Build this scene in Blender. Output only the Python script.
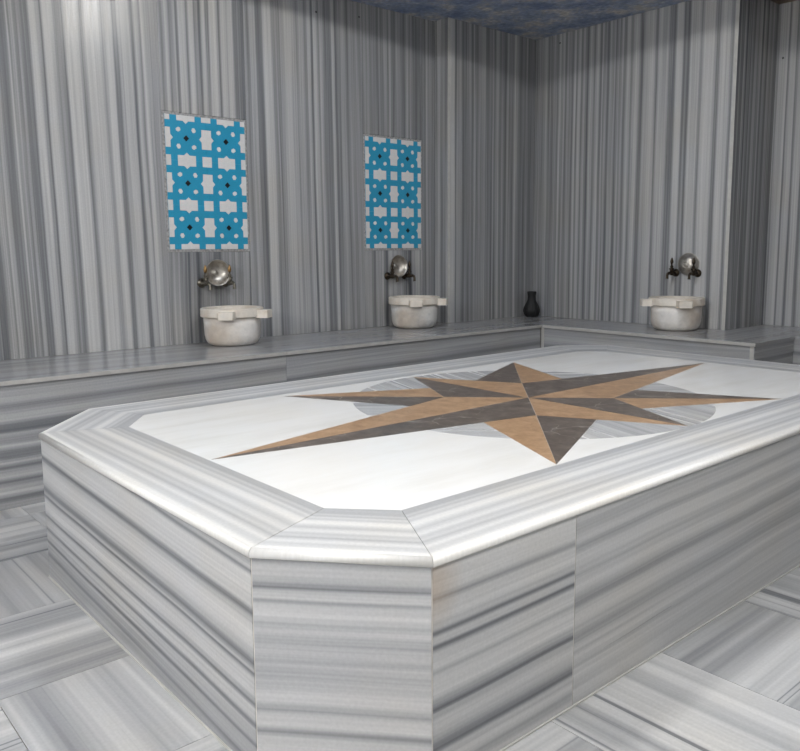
import bpy, math, random
from mathutils import Vector, Matrix
random.seed(7)
for o in list(bpy.data.objects): bpy.data.objects.remove(o)
scene = bpy.context.scene
COL = scene.collection
R = math.radians

# ---------------------------------------------------------------- camera
cam_d = bpy.data.cameras.new('camera'); cam = bpy.data.objects.new('camera', cam_d); COL.objects.link(cam)
YAW, PITCH, ROLL, FPX = 0.8522, -0.1304, -0.0058, 789.69
fw = Vector((-math.sin(YAW)*math.cos(PITCH), math.cos(YAW)*math.cos(PITCH), math.sin(PITCH)))
rt = Vector((math.cos(YAW), math.sin(YAW), 0)); up = rt.cross(fw)
r2 = math.cos(ROLL)*rt + math.sin(ROLL)*up; u2 = -math.sin(ROLL)*rt + math.cos(ROLL)*up
m = Matrix((r2, u2, -fw)).transposed().to_4x4(); m.translation = Vector((3.3568, -4.0029, 0.8897))
cam.matrix_world = m
cam_d.sensor_fit = 'HORIZONTAL'; cam_d.sensor_width = 36.0; cam_d.lens = FPX/800*36
cam_d.shift_x = -9.74/800; cam_d.shift_y = -23.62/800
cam_d.clip_start = 0.02
scene.camera = cam

# ---------------------------------------------------------------- light and exposure
world = bpy.data.worlds.new('world'); scene.world = world; world.use_nodes = True
world.node_tree.nodes['Background'].inputs[0].default_value = (0.8, 0.9, 1, 1)
world.node_tree.nodes['Background'].inputs[1].default_value = 0.02
vs = scene.view_settings
vs.view_transform = 'Standard'; vs.look = 'None'; vs.gamma = 1; vs.use_curve_mapping = False
vs.exposure = 0.52
DOME_W = 350.0        # emission of the globe in the dome
FILL_SPOT_W = 15.0        # watts of one added fill light in the ceiling
FILL_SCONCE_W = 365.0     # emission of the fill globe added behind the camera

# ---------------------------------------------------------------- dimensions (metres, from the photograph's perspective)
ZB = 0.45; ZC = 2.180
XL = -0.1072; YS = -0.7679            # left wall plane, y of the pilaster step (pilaster plane x = 0)
WL, WB = 0.453, 0.4539               # bench fronts
XR, XE, YA = 1.3204, 1.7002, 0.435    # end of back wall, end of back bench, alcove wall
YN = -0.038                           # front of alcove bench
XMAX, YMIN = 4.4, -6.6
ZP = 0.3895; CAP = 0.016              # platform: underside of cap, cap thickness
DOME_C = (1.70, -2.06); DOME_R = 1.21

# ---------------------------------------------------------------- node helpers
def nt(name):
    mt = bpy.data.materials.new(name); mt.use_nodes = True
    t = mt.node_tree; b = t.nodes['Principled BSDF']
    return mt, t, b
def node(t, kind, **kw):
    n = t.nodes.new(kind)
    for k, v in kw.items(): setattr(n, k, v)
    return n
def math_n(t, op, a, b=None, clamp=False):
    n = node(t, 'ShaderNodeMath', operation=op, use_clamp=clamp)
    for i, x in enumerate((a, b)):
        if x is None: continue
        if isinstance(x, (int, float)): n.inputs[i].default_value = x
        else: t.links.new(x, n.inputs[i])
    return n.outputs[0]
def comb(t, x, y, z=0.0):
    n = node(t, 'ShaderNodeCombineXYZ')
    for i, v in enumerate((x, y, z)):
        if isinstance(v, (int, float)): n.inputs[i].default_value = v
        else: t.links.new(v, n.inputs[i])
    return n.outputs[0]
def noise(t, vec, scale, detail=2.0, rough=0.5):
    n = node(t, 'ShaderNodeTexNoise'); n.inputs['Scale'].default_value = scale
    n.inputs['Detail'].default_value = detail; n.inputs['Roughness'].default_value = rough
    t.links.new(vec, n.inputs['Vector']); return n.outputs['Fac']
def ramp(t, fac, stops, interp='LINEAR'):
    n = node(t, 'ShaderNodeValToRGB'); cr = n.color_ramp; cr.interpolation = interp
    while len(cr.elements) < len(stops): cr.elements.new(0.5)
    for e, (p, c) in zip(cr.elements, stops):
        e.position = p; e.color = (c, c, c, 1) if isinstance(c, (int, float)) else (*c, 1)
    t.links.new(fac, n.inputs[0]); return n.outputs[0]
def mix(t, fac, a, b, blend='MIX'):
    n = node(t, 'ShaderNodeMix', data_type='RGBA', blend_type=blend)
    for i, x in ((0, fac), (6, a), (7, b)):
        if isinstance(x, (int, float)): n.inputs[i].default_value = x
        elif isinstance(x, tuple): n.inputs[i].default_value = (*x, 1)
        else: t.links.new(x, n.inputs[i])
    return n.outputs[2]
TONES = [(0.0, (0.082, 0.088, 0.100)), (0.25, (0.205, 0.211, 0.222)), (0.5, (0.402, 0.404, 0.408)),
         (0.75, (0.590, 0.586, 0.578)), (1.0, (0.750, 0.735, 0.705))]
def marble(name, f=14.0, lo=0.30, hi=0.68, prof=None, span=0.4, rough=0.3, w=(0.45, 0.38, 0.17),
           lines=0.35, warp=0.012, gain=0.5, fine=0.35, tint=(1, 1, 1), stains=None, shift=0.0, vs=1.0, spec=0.5):
    """veined grey marble. UV.x runs across the veins and UV.y along them, both in metres."""
    mt, t, b = nt(name)
    uv = node(t, 'ShaderNodeUVMap'); sep = node(t, 'ShaderNodeSeparateXYZ'); t.links.new(uv.outputs[0], sep.inputs[0])
    U, V = sep.outputs[0], sep.outputs[1]
    wv = noise(t, comb(t, math_n(t, 'MULTIPLY', U, 2.2), math_n(t, 'MULTIPLY', V, 1.3*vs)), 1.0, 2.0)
    U = math_n(t, 'ADD', U, math_n(t, 'MULTIPLY', math_n(t, 'SUBTRACT', wv, 0.5), warp*2))
    def streak(fu, fv, seed, det=1.5):
        return noise(t, comb(t, math_n(t, 'MULTIPLY', U, fu), math_n(t, 'MULTIPLY', V, fv*vs), seed), 1.0, det)
    n1 = streak(f, 0.25, 1.3); n2 = streak(f*3.1, 0.5, 7.7); n3 = streak(f*9.5, 1.2, 13.1)
    if prof is None:
        s = math_n(t, 'ADD', math_n(t, 'ADD', math_n(t, 'MULTIPLY', n1, w[0]), math_n(t, 'MULTIPLY', n2, w[1])), math_n(t, 'MULTIPLY', n3, w[2]))
        mr = node(t, 'ShaderNodeMapRange'); mr.inputs[1].default_value = 0.5-gain*0.30; mr.inputs[2].default_value = 0.5+gain*0.30
        mr.inputs[3].default_value = lo; mr.inputs[4].default_value = hi; mr.clamp = False
        t.links.new(s, mr.inputs[0]); tone = mr.outputs[0]
    else:
        if len(prof) <= 31:
            pr = ramp(t, math_n(t, 'DIVIDE', U, span), prof)
        else:                     # more veins than one ramp holds: chain several, each for its own stretch of the slab
            pr = None
            for k in range(0, len(prof)-1, 29):
                pc = prof[k:k+30]; a0, a1 = pc[0][0], pc[-1][0]
                q = math_n(t, 'DIVIDE', math_n(t, 'SUBTRACT', U, a0), a1-a0)
                r_ = ramp(t, q, [((u_-a0)/(a1-a0), v_) for u_, v_ in pc])
                pr = r_ if pr is None else mix(t, math_n(t, 'GREATER_THAN', U, a0), pr, r_)
        s = math_n(t, 'ADD', math_n(t, 'MULTIPLY', math_n(t, 'SUBTRACT', n2, 0.5), 0.55*fine), math_n(t, 'MULTIPLY', math_n(t, 'SUBTRACT', n3, 0.5), 0.75*fine))
        tone = math_n(t, 'ADD', pr, s)
    if shift: tone = math_n(t, 'ADD', tone, shift)
    if lines:
        ln = streak(f*2.8, 0.18, 23.0, 1.0)
        lm = ramp(t, ln, [(0.0, 0.0), (0.63, 0.0), (0.675, 1.0), (0.73, 0.1), (1.0, 0.0)])
        tone = math_n(t, 'SUBTRACT', tone, math_n(t, 'MULTIPLY', lm, lines))
    col = ramp(t, tone, TONES)
    # crystalline mottling and faint warm staining of the stone itself
    gr = noise(t, comb(t, math_n(t, 'MULTIPLY', sep.outputs[0], 160), math_n(t, 'MULTIPLY', sep.outputs[1], 160)), 1.0, 2.0)
    col = mix(t, 1.0, col, ramp(t, gr, [(0.25, 0.93), (0.75, 1.04)]), 'MULTIPLY')
    wn = noise(t, comb(t, math_n(t, 'MULTIPLY', sep.outputs[0], 3.0), math_n(t, 'MULTIPLY', sep.outputs[1], 3.0), 4.0), 1.0, 2.0)
    col = mix(t, ramp(t, wn, [(0.45, 0.0), (0.75, 0.7)]), col, mix(t, 1.0, col, (1.0, 0.96, 0.89), 'MULTIPLY'))
    for (su, sv, sr, amt) in (stains or []):
        d = node(t, 'ShaderNodeVectorMath', operation='DISTANCE'); t.links.new(comb(t, sep.outputs[0], sep.outputs[1]), d.inputs[0]); d.inputs[1].default_value = (su, sv, 0)
        k = math_n(t, 'MULTIPLY', ramp(t, math_n(t, 'DIVIDE', math_n(t, 'ADD', d.outputs['Value'], math_n(t, 'MULTIPLY', math_n(t, 'SUBTRACT', wn, 0.5), sr)), sr), [(0.0, 1.0), (1.0, 0.0)]), amt)
        col = mix(t, k, col, (0.42, 0.27, 0.13))
    if tint != (1, 1, 1): col = mix(t, 1.0, col, tint, 'MULTIPLY')
    t.links.new(col, b.inputs['Base Color'])
    rn = ramp(t, n2, [(0.2, rough*0.8), (0.8, rough*1.25)])
    t.links.new(rn, b.inputs['Roughness'])
    b.inputs['Specular IOR Level'].default_value = spec
    return mt
def plain(name, col, rough=0.4, metal=0.0, var=0.08, scale=25.0, bump=0.0, spec=0.5):
    mt, t, b = nt(name)
    tc = node(t, 'ShaderNodeTexCoord'); n = noise(t, tc.outputs['Object'], scale, 4.0)
    c = mix(t, ramp(t, n, [(0.3, 0.0), (0.7, 1.0)]), tuple(x*(1-var) for x in col), tuple(min(1, x*(1+var)) for x in col))
    t.links.new(c, b.inputs['Base Color']); b.inputs['Roughness'].default_value = rough; b.inputs['Metallic'].default_value = metal
    b.inputs['Specular IOR Level'].default_value = spec
    if bump:
        bp = node(t, 'ShaderNodeBump'); bp.inputs['Strength'].default_value = bump; bp.inputs['Distance'].default_value = 0.002
        t.links.new(n, bp.inputs['Height']); t.links.new(bp.outputs[0], b.inputs['Normal'])
    return mt
def emission(name, col, strength):
    mt, t, b = nt(name)
    b.inputs['Base Color'].default_value = (0.9, 0.9, 0.9, 1)
    b.inputs['Emission Color'].default_value = (*col, 1); b.inputs['Emission Strength'].default_value = strength
    return mt

# ---------------------------------------------------------------- mesh helpers
def link(o, parent=None):
    COL.objects.link(o)
    if parent is not None: o.parent = parent
    return o
def obj(name, mesh, mat=None, parent=None, loc=(0, 0, 0), rot=(0, 0, 0)):
    o = bpy.data.objects.new(name, mesh); o.location = loc; o.rotation_euler = rot
    if mat is not None and not mesh.materials: mesh.materials.append(mat)
    return link(o, parent)
def empty(name, loc=(0, 0, 0), rz=0.0):
    o = bpy.data.objects.new(name, None); o.location = loc; o.rotation_euler = (0, 0, rz); o.empty_display_size = 0.1
    return link(o)
def tag(o, label, cat, group=None):
    o['label'] = label; o['category'] = cat
    if group: o['group'] = group
    return o
def struct(o, label=None):
    o['kind'] = 'structure'
    if label: o['label'] = label
    return o
def mesh(name, verts, faces, ud=None, vd=None, off=(0, 0), su=1.0, smooth=False):
    me = bpy.data.meshes.new(name); me.from_pydata([tuple(v) for v in verts], [], faces); me.update()
    if ud is not None:
        l = me.uv_layers.new(name='UVMap'); ud = Vector(ud); vd = Vector(vd)
        for lp in me.loops:
            p = me.vertices[lp.vertex_index].co
            l.data[lp.index].uv = (p.dot(ud)*su+off[0], p.dot(vd)+off[1])
    if smooth:
        for p in me.polygons: p.use_smooth = True
    return me
def prism(name, poly, z0, z1, ud=(1, 0, 0), vd=(0, 1, 0), off=(0, 0), su=1.0, ch=0.0):
    """upright prism over a CCW polygon, with an optional tiny chamfer round the top"""
    n = len(poly)
    if ch > 0:
        c = [sum(p[0] for p in poly)/n, sum(p[1] for p in poly)/n]
        ins = inset(poly, ch)
        v = [(x, y, z0) for x, y in poly]+[(x, y, z1-ch) for x, y in poly]+[(x, y, z1) for x, y in ins]
        f = [tuple(range(n-1, -1, -1)), tuple(range(2*n, 3*n))]
        for k in (0, n): f += [(k+i, k+(i+1) % n, k+n+(i+1) % n, k+n+i) for i in range(n)]
    else:
        v = [(x, y, z0) for x, y in poly]+[(x, y, z1) for x, y in poly]
        f = [tuple(range(n-1, -1, -1)), tuple(range(n, 2*n))]+[(i, (i+1) % n, n+(i+1) % n, n+i) for i in range(n)]
    return mesh(name, v, f, ud, vd, off, su)
def inset(poly, d):
    """offset a CCW polygon inwards"""
    n = len(poly); out = []
    for i in range(n):
        p0, p1, p2 = Vector(poly[i-1]), Vector(poly[i]), Vector(poly[(i+1) % n])
        a = (p1-p0).normalized(); b = (p2-p1).normalized()
        na = Vector((-a.y, a.x)); nb = Vector((-b.y, b.x))
        k = 1+na.dot(nb)
        out.append(tuple(p1+(na+nb)*(d/max(k, 0.2))))
    return out
def box(name, lo, hi, ud=(1, 0, 0), vd=(0, 0, 1), off=(0, 0), su=1.0):
    (a, b, c), (d, e, f) = lo, hi
    return prism(name, [(a, b), (d, b), (d, e), (a, e)], c, f, ud, vd, off, su)
def lathe(name, prof, n=32, axis='Z', smooth=True):
    """revolve (r, h) points; points with r = 0 close the ends"""
    v, f, rings = [], [], []
    for r, h in prof:
        if r <= 1e-6: rings.append([len(v)]); v.append((0, 0, h))
        else:
            rings.append(list(range(len(v), len(v)+n)))
            for i in range(n):
                a = 2*math.pi*i/n; v.append((r*math.cos(a), r*math.sin(a), h))
    for a, b in zip(rings, rings[1:]):
        if len(a) == 1 and len(b) == 1: continue
        for i in range(n):
            j = (i+1) % n
            if len(a) == 1: f.append((a[0], b[j], b[i]))
            elif len(b) == 1: f.append((a[i], a[j], b[0]))
            else: f.append((a[i], a[j], b[j], b[i]))
    if axis == 'X': v = [(z, x, y) for x, y, z in v]
    me = mesh(name, v, f, smooth=smooth)
    return me
def tube(name, pts, rad, n=12):
    """smooth tube through points; rad may be a list"""
    pts = [Vector(p) for p in pts]; v, f = [], []
    rad = rad if isinstance(rad, list) else [rad]*len(pts)
    for i, p in enumerate(pts):
        d = (pts[min(i+1, len(pts)-1)]-pts[max(i-1, 0)]).normalized()
        s = d.cross(Vector((0, 1, 0))); s = s.normalized() if s.length > 1e-3 else Vector((1, 0, 0)); q = d.cross(s)
        for k in range(n):
            a = 2*math.pi*k/n; v.append(p+rad[i]*(math.cos(a)*s+math.sin(a)*q))
    for i in range(len(pts)-1):
        for k in range(n): f.append((i*n+k, i*n+(k+1) % n, (i+1)*n+(k+1) % n, (i+1)*n+k))
    f.append(tuple(range(n-1, -1, -1))); f.append(tuple(range((len(pts)-1)*n, len(pts)*n)))
    return mesh(name, v, f, smooth=True)
def rnd(): return (random.uniform(0, 40), random.uniform(0, 40))

# ---------------------------------------------------------------- materials
M = {}
WSHIFT = -0.045; WMID, WCON = 0.46, 0.74
M['wall'] = marble('wall_marble', f=16.0, lo=0.12, hi=0.66, rough=0.22, lines=0.12, warp=0.010, gain=0.45, tint=(0.97, 0.97, 0.965))
M['wall_fine'] = marble('wall_marble_fine', f=20.0, lo=0.12, hi=0.62, rough=0.22, lines=0.14, warp=0.006, gain=0.45, w=(0.4, 0.4, 0.2), tint=(0.97, 0.97, 0.965))
M['bench_top'] = marble('bench_top_marble', f=10.0, lo=0.32, hi=0.56, rough=0.17, lines=0.08, warp=0.02, gain=0.9)
M['bench_front'] = marble('bench_front_marble', f=13.0, lo=0.15, hi=0.68, rough=0.25, lines=0.15, warp=0.014, gain=0.85, w=(0.55, 0.3, 0.15))
M['floor'] = marble('floor_marble', f=11.0, lo=0.30, hi=0.78, rough=0.32, lines=0.40, warp=0.008, gain=0.50, w=(0.50, 0.36, 0.14))
M['side'] = marble('platform_side_marble', f=9.0, lo=0.35, hi=0.72, rough=0.32, lines=0.08, warp=0.012, gain=0.85)
M['sector'] = marble('sector_marble', f=14.0, lo=0.42, hi=0.85, rough=0.25, lines=0.15, warp=0.02, gain=0.85)
def P(*s): return list(s)
# vein profiles, from the top of a panel (0) to its foot (1)
M['side_long'] = marble('platform_long_marble', f=15.0, rough=0.34, lines=0.0, warp=0.010, span=0.4, fine=0.46, prof=P(
    (0, .5), (.05, .46), (.065, .2), (.085, .62), (.16, .66), (.215, .58), (.24, .28), (.25, .16), (.275, .48), (.33, .68), (.40, .60), (.445, .36),
    (.465, .10), (.482, .40), (.497, .48), (.508, .12), (.53, .50), (.59, .62), (.635, .46), (.648, .14), (.67, .50), (.72, .55), (.742, .20),
    (.76, .50), (.81, .46), (.832, .15), (.855, .42), (.90, .40), (.93, .20), (.95, .36), (1, .36)))
M['side_chamfer'] = marble('platform_chamfer_marble', f=15.0, rough=0.34, lines=0.0, warp=0.010, span=0.4, fine=0.34, prof=P(
    (0, .36), (.03, .52), (.07, .58), (.10, .42), (.125, .22), (.14, .54), (.17, .60), (.185, .36), (.20, .56), (.25, .62), (.28, .42), (.32, .58), (.35, .42), (.40, .54),
    (.48, .46), (.55, .50), (.60, .64), (.64, .54), (.66, .32), (.685, .60), (.73, .64), (.76, .30), (.785, .60), (.85, .66), (.895, .32), (.92, .56), (1, .5)))
M['side_bold'] = marble('platform_bold_marble', f=15.0, rough=0.32, lines=0.0, warp=0.010, span=0.4, fine=0.42, stains=[(0.030, -0.02, 0.09, 0.55)], prof=P(
    (0, .72), (.06, .74), (.11, .70), (.14, .40), (.16, .66), (.22, .70), (.265, .55), (.28, .10), (.30, .62), (.325, .58), (.34, .12), (.365, .58), (.42, .72), (.45, .52),
    (.48, .68), (.54, .72), (.57, .44), (.595, .30), (.608, .02), (.625, .48), (.68, .64), (.73, .56), (.76, .34), (.785, .12), (.81, .55), (.87, .66), (.90, .46), (.94, .62), (1, .6)))
M['side_soft'] = marble('platform_soft_marble', f=15.0, rough=0.32, lines=0.0, warp=0.012, span=0.4, fine=0.40, shift=0.05, prof=P(
    (0, .56), (.06, .60), (.10, .42), (.13, .52), (.17, .58), (.20, .40), (.24, .56), (.29, .62), (.33, .44), (.37, .54), (.41, .64), (.45, .44), (.49, .30), (.52, .48), (.56, .60), (.61, .44),
    (.66, .30), (.69, .46), (.75, .58), (.80, .48), (.84, .60), (.89, .50), (.94, .60), (1, .58)))
M['border'] = marble('platform_border_marble', f=16.0, rough=0.46, lines=0.0, warp=0.004, span=0.2, fine=0.10, shift=0.03, prof=P(
    (0, .94), (.075, .92), (.12, .66), (.18, .60), (.23, .78), (.28, .60), (.32, .46), (.36, .62), (.42, .54), (.47, .74), (.52, .68), (.57, .54), (.62, .64),
    (.68, .86), (.73, .82), (.78, .58), (.83, .68), (.87, .48), (.91, .60), (.95, .44), (1, .48)))
M['bench_long'] = marble('bench_panel_marble', f=14.0, rough=0.25, lines=0.0, warp=0.014, span=0.43, fine=0.34, prof=P(
    (0, .42), (.10, .48), (.15, .28), (.19, .44), (.25, .54), (.29, .24), (.34, .16), (.37, .44), (.43, .34), (.46, .56), (.50, .28), (.56, .22), (.60, .48), (.64, .20), (.68, .40), (.72, .54),
    (.76, .20), (.80, .46), (.86, .56), (.90, .24), (.94, .42), (1, .35)))
# veins of the wall slabs: (metres along the wall, tone)
V_left = [(-3.1373, 0.20), (-3.1303, 0.30), (-3.1223, 0.55), (-3.1083, 0.50), (-3.1043, 0.30), (-3.0983, 0.55), (-3.0853, 0.50), (-3.0783, 0.20), (-3.0523, 0.20), (-3.0443, 0.35), (-3.0403, 0.70), (-3.0333, 0.30), (-3.0193, 0.55), (-3.0103, 0.30), (-2.9983, 0.55), (-2.9863, 0.22), (-2.9633, 0.20), (-2.9553, 0.70), (-2.9353, 0.72), (-2.9273, 0.50), (-2.9173, 0.35), (-2.9113, 0.08), (-2.9033, 0.70), (-2.8833, 0.75), (-2.8673, 0.60), (-2.8553, 0.25), (-2.8473, 0.35), (-2.8263, 0.28), (-2.8143, 0.78), (-2.7723, 0.80), (-2.7633, 0.50), (-2.7553, 0.22), (-2.7463, 0.45), (-2.7333, 0.80), (-2.6813, 0.78), (-2.6683, 0.40), (-2.6593, 0.50), (-2.6503, 0.75), (-2.6303, 0.75), (-2.6193, 0.25), (-2.6063, 0.30), (-2.5973, 0.65), (-2.5513, 0.70), (-2.5403, 0.20), (-2.5333, 0.25), (-2.5233, 0.65), (-2.5093, 0.62), (-2.5023, 0.35), (-2.4953, 0.75), (-2.4843, 0.72), (-2.4773, 0.50)]
V_over1 = [(-2.4331, 0.60), (-2.4191, 0.30), (-2.4101, 0.30), (-2.4001, 0.70), (-2.3911, 0.68), (-2.3811, 0.30), (-2.3621, 0.42), (-2.3531, 0.60), (-2.3461, 0.20), (-2.3340, 0.75), (-2.3090, 0.75), (-2.2950, 0.20), (-2.2850, 0.75), (-2.2670, 0.72), (-2.2580, 0.30), (-2.2450, 0.45), (-2.2330, 0.20), (-2.2200, 0.80), (-2.2100, 0.70), (-2.2000, 0.40), (-2.1900, 0.35), (-2.1800, 0.80), (-2.1540, 0.78), (-2.1440, 0.50), (-2.1360, 0.15), (-2.1230, 0.70), (-2.1070, 0.68), (-2.0970, 0.50), (-2.0809, 0.70), (-2.0679, 0.65), (-2.0569, 0.25), (-2.0219, 0.25)]
V_mid = [(-2.0157, 0.60), (-1.9937, 0.40), (-1.9717, 0.42), (-1.9607, 0.55), (-1.9376, 0.55), (-1.9296, 0.20), (-1.8986, 0.22), (-1.8866, 0.75), (-1.8526, 0.72), (-1.8346, 0.30), (-1.8226, 0.50), (-1.8056, 0.32), (-1.7876, 0.50), (-1.7636, 0.65), (-1.7096, 0.62), (-1.6976, 0.35), (-1.6856, 0.55), (-1.6606, 0.52), (-1.6486, 0.30), (-1.6295, 0.65), (-1.6175, 0.62), (-1.6075, 0.05), (-1.5955, 0.70), (-1.5795, 0.66), (-1.5665, 0.38), (-1.5545, 0.65), (-1.5355, 0.28), (-1.4895, 0.25), (-1.4805, 0.70), (-1.4705, 0.66), (-1.4615, 0.10), (-1.4445, 0.35), (-1.4105, 0.45), (-1.3845, 0.33), (-1.3434, 0.45), (-1.3094, 0.40)]
V_over2 = [(-1.2970, 0.30), (-1.2870, 0.50), (-1.2770, 0.28), (-1.2600, 0.50), (-1.2490, 0.30), (-1.2140, 0.36), (-1.1930, 0.26), (-1.1790, 0.42), (-1.1650, 0.22), (-1.1510, 0.30), (-1.1370, 0.52), (-1.1260, 0.24), (-1.1110, 0.60), (-1.0970, 0.28), (-1.0500, 0.34), (-0.9980, 0.27), (-0.9830, 0.50), (-0.9720, 0.26), (-0.9570, 0.50), (-0.9420, 0.26), (-0.9000, 0.22), (-0.8690, 0.30)]
V_strip = [(-0.8690, 0.27), (-0.8460, 0.25), (-0.8340, 0.55), (-0.8180, 0.30), (-0.7910, 0.38), (-0.7710, 0.12), (-0.7590, 0.16), (-0.7430, 0.50), (-0.7270, 0.35)]
V_pil = [(-0.7410, 0.75), (-0.7160, 0.70), (-0.7040, 0.12), (-0.6920, 0.50), (-0.6590, 0.48), (-0.6420, 0.20), (-0.6080, 0.33), (-0.5830, 0.35), (-0.5660, 0.28), (-0.5490, 0.52), (-0.5320, 0.28), (-0.5020, 0.56), (-0.4880, 0.42), (-0.4620, 0.50), (-0.4450, 0.28), (-0.4180, 0.40), (-0.4000, 0.22), (-0.3870, 0.58), (-0.3730, 0.20), (-0.3420, 0.66), (-0.3260, 0.18), (-0.3050, 0.50), (-0.2830, 0.14), (-0.2550, 0.52), (-0.2270, 0.35), (-0.2080, 0.20), (-0.1890, 0.75), (-0.1610, 0.36), (-0.1420, 0.20), (-0.1130, 0.35), (-0.0940, 0.24), (-0.0790, 0.50), (-0.0650, 0.22), (-0.0260, 0.28), (0.0040, 0.30)]
V_back = [(0.0090, 0.25), (0.0340, 0.40), (0.0500, 0.25), (0.0910, 0.46), (0.1070, 0.25), (0.1390, 0.35), (0.1550, 0.42), (0.1780, 0.24), (0.1940, 0.70), (0.2100, 0.30), (0.2250, 0.60), (0.2410, 0.14), (0.2560, 0.45), (0.2790, 0.50), (0.2920, 0.20), (0.3090, 0.65), (0.3210, 0.20), (0.3360, 0.60), (0.3470, 0.58), (0.3590, 0.18), (0.3730, 0.66), (0.3840, 0.42), (0.4020, 0.05), (0.4210, 0.62), (0.4350, 0.50), (0.4500, 0.20), (0.4640, 0.60), (0.4790, 0.58), (0.4890, 0.22), (0.5070, 0.56), (0.5180, 0.28), (0.5280, 0.50), (0.5420, 0.10), (0.5600, 0.50), (0.5700, 0.33), (0.5840, 0.56), (0.5980, 0.15), (0.6150, 0.60), (0.6260, 0.28), (0.6390, 0.66), (0.6530, 0.20), (0.6700, 0.60), (0.6870, 0.58), (0.7000, 0.25), (0.7130, 0.50), (0.7200, 0.62), (0.7400, 0.58), (0.7530, 0.30), (0.7730, 0.30), (0.7860, 0.58), (0.8180, 0.66), (0.8500, 0.58), (0.8590, 0.20), (0.8750, 0.65), (0.9250, 0.64), (0.9380, 0.27), (0.9680, 0.26), (0.9800, 0.70), (1.0110, 0.68), (1.0230, 0.20), (1.0380, 0.42), (1.0500, 0.08), (1.0640, 0.70), (1.1050, 0.70), (1.1230, 0.25), (1.1400, 0.75), (1.1920, 0.74), (1.2090, 0.20), (1.2200, 0.25), (1.2310, 0.70), (1.2750, 0.68), (1.2890, 0.30), (1.3020, 0.50)]
V_alcove = [(1.3180, 0.55), (1.3290, 0.20), (1.3400, 0.62), (1.3790, 0.60), (1.3860, 0.10), (1.3950, 0.62), (1.4220, 0.60), (1.4300, 0.15), (1.4440, 0.62), (1.4700, 0.60), (1.4810, 0.20), (1.5020, 0.60), (1.5380, 0.55), (1.5490, 0.25), (1.5790, 0.60), (1.6100, 0.50)]
def slab_mat(name, v, **kw):
    if len(v) < 32:      # shift onto 0..1 of its own span through the UV offset
        a0, a1 = v[0][0], v[-1][0]
        return marble(name, f=16.0, prof=[((u-a0)/(a1-a0), t_) for u, t_ in v], span=a1-a0, rough=0.28, lines=0.0, tint=(0.97, 0.97, 0.965), **kw), -a0
    return marble(name, f=16.0, prof=v, rough=0.28, lines=0.0, tint=(0.97, 0.97, 0.965), **kw), 0.0
WOFF = {}
for k_, v_ in (('left', V_left), ('over1', V_over1), ('mid', V_mid), ('over2', V_over2), ('strip', V_strip), ('pil', V_pil), ('back', V_back), ('alcove', V_alcove)):
    v_ = [(u, WMID+(t_-WMID)*WCON) for u, t_ in v_]
    M['w_'+k_], WOFF[k_] = slab_mat('wall_marble_'+k_, v_, warp=0.005, fine=0.46, spec=0.32, shift=WSHIFT)
def white_marble():
    mt, t, b = nt('white_field_marble')
    tc = node(t, 'ShaderNodeTexCoord'); mp = node(t, 'ShaderNodeMapping'); t.links.new(tc.outputs['Object'], mp.inputs[0])
    mp.inputs['Scale'].default_value = (9.0, 1.6, 1.0); mp.inputs['Rotation'].default_value = (0, 0, 0.12)
    n = noise(t, mp.outputs[0], 1.6, 5.0, 0.6); n2 = noise(t, tc.outputs['Object'], 3.0, 3.0)
    c = ramp(t, n, [(0.30, (0.80, 0.78, 0.735)), (0.5, (0.86, 0.845, 0.81)), (0.7, (0.885, 0.875, 0.85))])
    c = mix(t, ramp(t, n2, [(0.52, 0.0), (0.72, 0.35)]), c, (0.84, 0.80, 0.72))
    t.links.new(c, b.inputs['Base Color']); b.inputs['Roughness'].default_value = 0.24
    return mt
M['white'] = white_marble()
def emperador(name, dark):
    mt, t, b = nt(name)
    tc = node(t, 'ShaderNodeTexCoord'); n = noise(t, tc.outputs['Object'], 26.0, 6.0, 0.65); n2 = noise(t, tc.outputs['Object'], 9.0, 4.0, 0.6)
    vo = node(t, 'ShaderNodeTexVoronoi', feature='DISTANCE_TO_EDGE'); vo.inputs['Scale'].default_value = 5.5 if dark else 9.0
    mv = node(t, 'ShaderNodeMixRGB'); mv.inputs[0].default_value = 0.16
    nz = node(t, 'ShaderNodeTexNoise'); nz.inputs['Scale'].default_value = 7.0; t.links.new(tc.outputs['Object'], nz.inputs['Vector'])
    t.links.new(tc.outputs['Object'], mv.inputs[1]); t.links.new(nz.outputs['Color'], mv.inputs[2]); t.links.new(mv.outputs[0], vo.inputs['Vector'])
    if dark:
        c = ramp(t, n, [(0.3, (0.072, 0.055, 0.045)), (0.5, (0.125, 0.100, 0.082)), (0.72, (0.215, 0.175, 0.145))])
        c = mix(t, math_n(t, 'MULTIPLY', ramp(t, vo.outputs['Distance'], [(0.0, 1.0), (0.005, 0.7), (0.011, 0.0)]), ramp(t, n2, [(0.46, 0.0), (0.56, 0.8)])), c, (0.40, 0.36, 0.31))
    else:
        c = ramp(t, n, [(0.25, (0.285, 0.160, 0.080)), (0.5, (0.430, 0.265, 0.145)), (0.75, (0.560, 0.375, 0.225))])
        c = mix(t, math_n(t, 'MULTIPLY', ramp(t, vo.outputs['Distance'], [(0.0, 1.0), (0.02, 0.0)]), ramp(t, n2, [(0.48, 0.0), (0.62, 0.5)])), c, (0.24, 0.13, 0.065))
    t.links.new(c, b.inputs['Base Color']); b.inputs['Roughness'].default_value = 0.30
    return mt
M['tan'] = emperador('tan_marble', False); M['dark'] = emperador('dark_brown_marble', True)
M['grout'] = plain('cream_grout', (0.62, 0.585, 0.53), 0.8, var=0.2)
M['edge'] = plain('cream_marble_edge', (0.45, 0.435, 0.41), 0.4, var=0.08, scale=25)
M['wall_edge'] = plain('pale_marble_edge', (0.50, 0.49, 0.46), 0.35, var=0.08, scale=30)
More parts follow.
